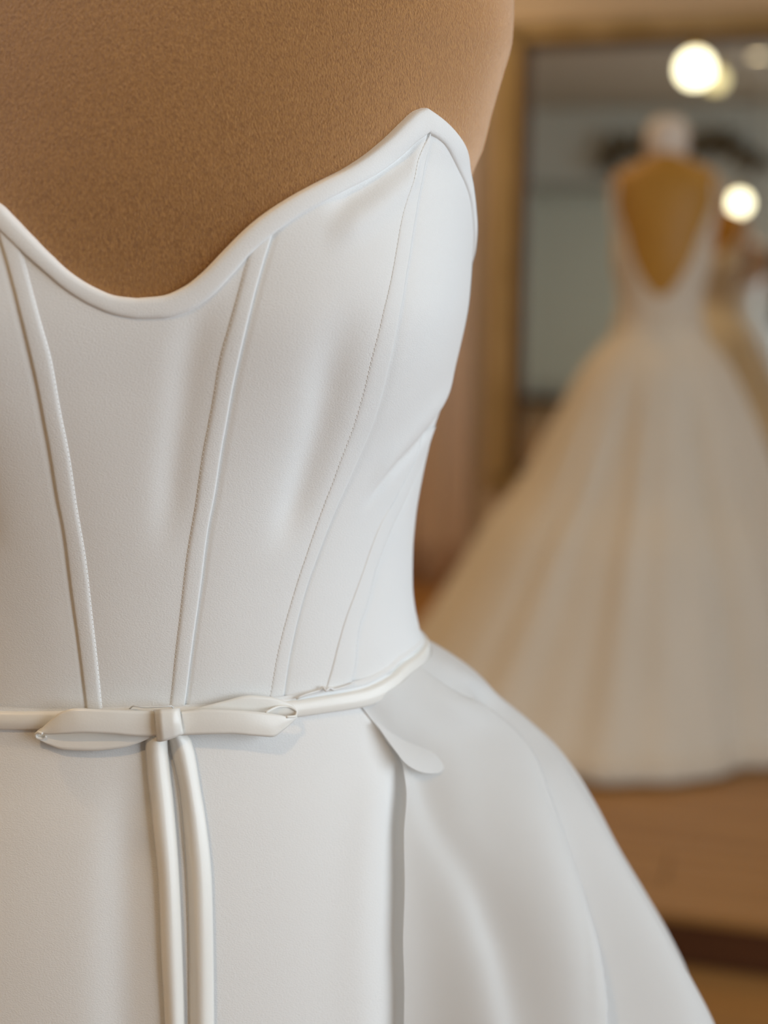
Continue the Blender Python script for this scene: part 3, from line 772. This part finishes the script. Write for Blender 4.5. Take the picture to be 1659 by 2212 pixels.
# ------------------------------------------------------------------ photographer, seen only as a reflection in the mirror
per = empty('person', (0, 0, 0)); tag(per, 'person in a black top holding up a phone, reflected in the mirror', 'person')
PX = -.09
def build_person():
    J, E, Rr = [], [], []
    def add(p, r, par=None):
        J.append(p); Rr.append(r if isinstance(r, tuple) else (r, r))
        if par is not None: E.append((par, len(J)-1))
        return len(J)-1
    pel = add((PX, -.50, .94), (.16, .11)); wa = add((PX, -.49, 1.06), (.125, .095), pel); ch = add((PX, -.48, 1.24), (.15, .105), wa)
    cl = add((PX, -.475, 1.38), (.12, .075), ch); nk = add((PX, -.465, 1.455), .05, cl); h0 = add((PX, -.45, 1.53), (.066, .078), nk); h1 = add((PX, -.45, 1.62), (.072, .088), h0); add((PX, -.455, 1.68), (.045, .055), h1)
    for s in (-1, 1):
        shd = add((PX+s*.165, -.475, 1.365), .062, cl); el = add((PX*.8+s*.255, -.33, 1.12), .045, shd); wr = add((s*.115, -.10, 1.17), .027, el)
        pm = add((s*.088, -.045, 1.185), (.034, .020), wr)
        for k in range(4):
            z = 1.215 - .022*k; b = add((s*.080, -.022, z), .0095, pm); c = add((s*.083, .004, z+.002), .0085, b); add((s*.062, .010, z+.002), .0075, c)
        t1 = add((s*.070, -.040, 1.165), .010, pm); add((s*.050, -.030, 1.175), .0085, t1)
        hp = add((PX+s*.09, -.50, .88), .095, pel); kn = add((PX+s*.10, -.48, .49), .062, hp); an = add((PX+s*.10, -.50, .09), .042, kn); add((PX+s*.105, -.38, .035), (.042, .03), an)
    me = bpy.data.meshes.new('body'); me.from_pydata(J, E, []); ob = bpy.data.objects.new('body_skeleton', me); scene.collection.objects.link(ob)
    m = ob.modifiers.new('skin', 'SKIN'); m.use_smooth_shade = True; sub = ob.modifiers.new('sub', 'SUBSURF'); sub.levels = 2
    for i, r in enumerate(Rr): me.skin_vertices[0].data[i].radius = r
    me.skin_vertices[0].data[0].use_root = True
    dg = bpy.context.evaluated_depsgraph_get(); ev = bpy.data.meshes.new_from_object(ob.evaluated_get(dg)); bpy.data.objects.remove(ob)
    ev.name = 'body'; ev.materials.clear()
    for k in ('skin', 'black', 'denim'): ev.materials.append(M[k])
    for p in ev.polygons:
        c = p.center; p.use_smooth = True
        if c.z < .93: p.material_index = 2 if c.z > .07 else 1
        elif c.z > 1.435 or c.y > -.23: p.material_index = 0
        else: p.material_index = 1
    o = bpy.data.objects.new('body', ev); scene.collection.objects.link(o); o.parent = per
build_person()
def ell(c, r, n=16, zmin=-1.0):
    prof = [(t) for t in np.linspace(-math.pi/2, math.pi/2, n)]
    vs = [(c[0] + r[0]*math.cos(t)*math.cos(a), c[1] + r[1]*math.cos(t)*math.sin(a), c[2] + r[2]*max(math.sin(t), zmin)) for t in prof for a in np.linspace(0, 2*math.pi, 25)[:-1]]
    return vs, grid_faces(n, 24, wrap=True)
mobj('hair', *join([ell((PX, -.475, 1.625), (.088, .095, .10)), ell((PX, -.52, 1.50), (.075, .05, .14))]), M['hair'], per)
mobj('face', *join([ell((PX, -.366, 1.585), (.012, .018, .022)), ell((PX-.03, -.378, 1.612), (.012, .008, .007)), ell((PX+.03, -.378, 1.612), (.012, .008, .007)), ell((PX, -.376, 1.548), (.022, .008, .006))]), M['skin'], per)
ph = empty('phone', (0, -.017, 1.193), 0); tag(ph, 'black phone held upright in both hands by the person', 'phone')
box('case', (-.075, .075, -.004, .004, -.036, .036), M['phone'], ph); box('screen', (-.070, .070, -.0052, -.0038, -.033, .033), mat('screen_glass', (.02, .02, .02), .1), ph)
vs, fs = lathe([(.001, -.002), (.009, -.002), (.009, .0015), (.001, .0015)], 20)
l_ = mobj('lens_ring', vs, fs, M['dark_metal'], ph); l_.rotation_euler = (-math.pi/2, 0, 0); l_.location = (0, .0045, .007)
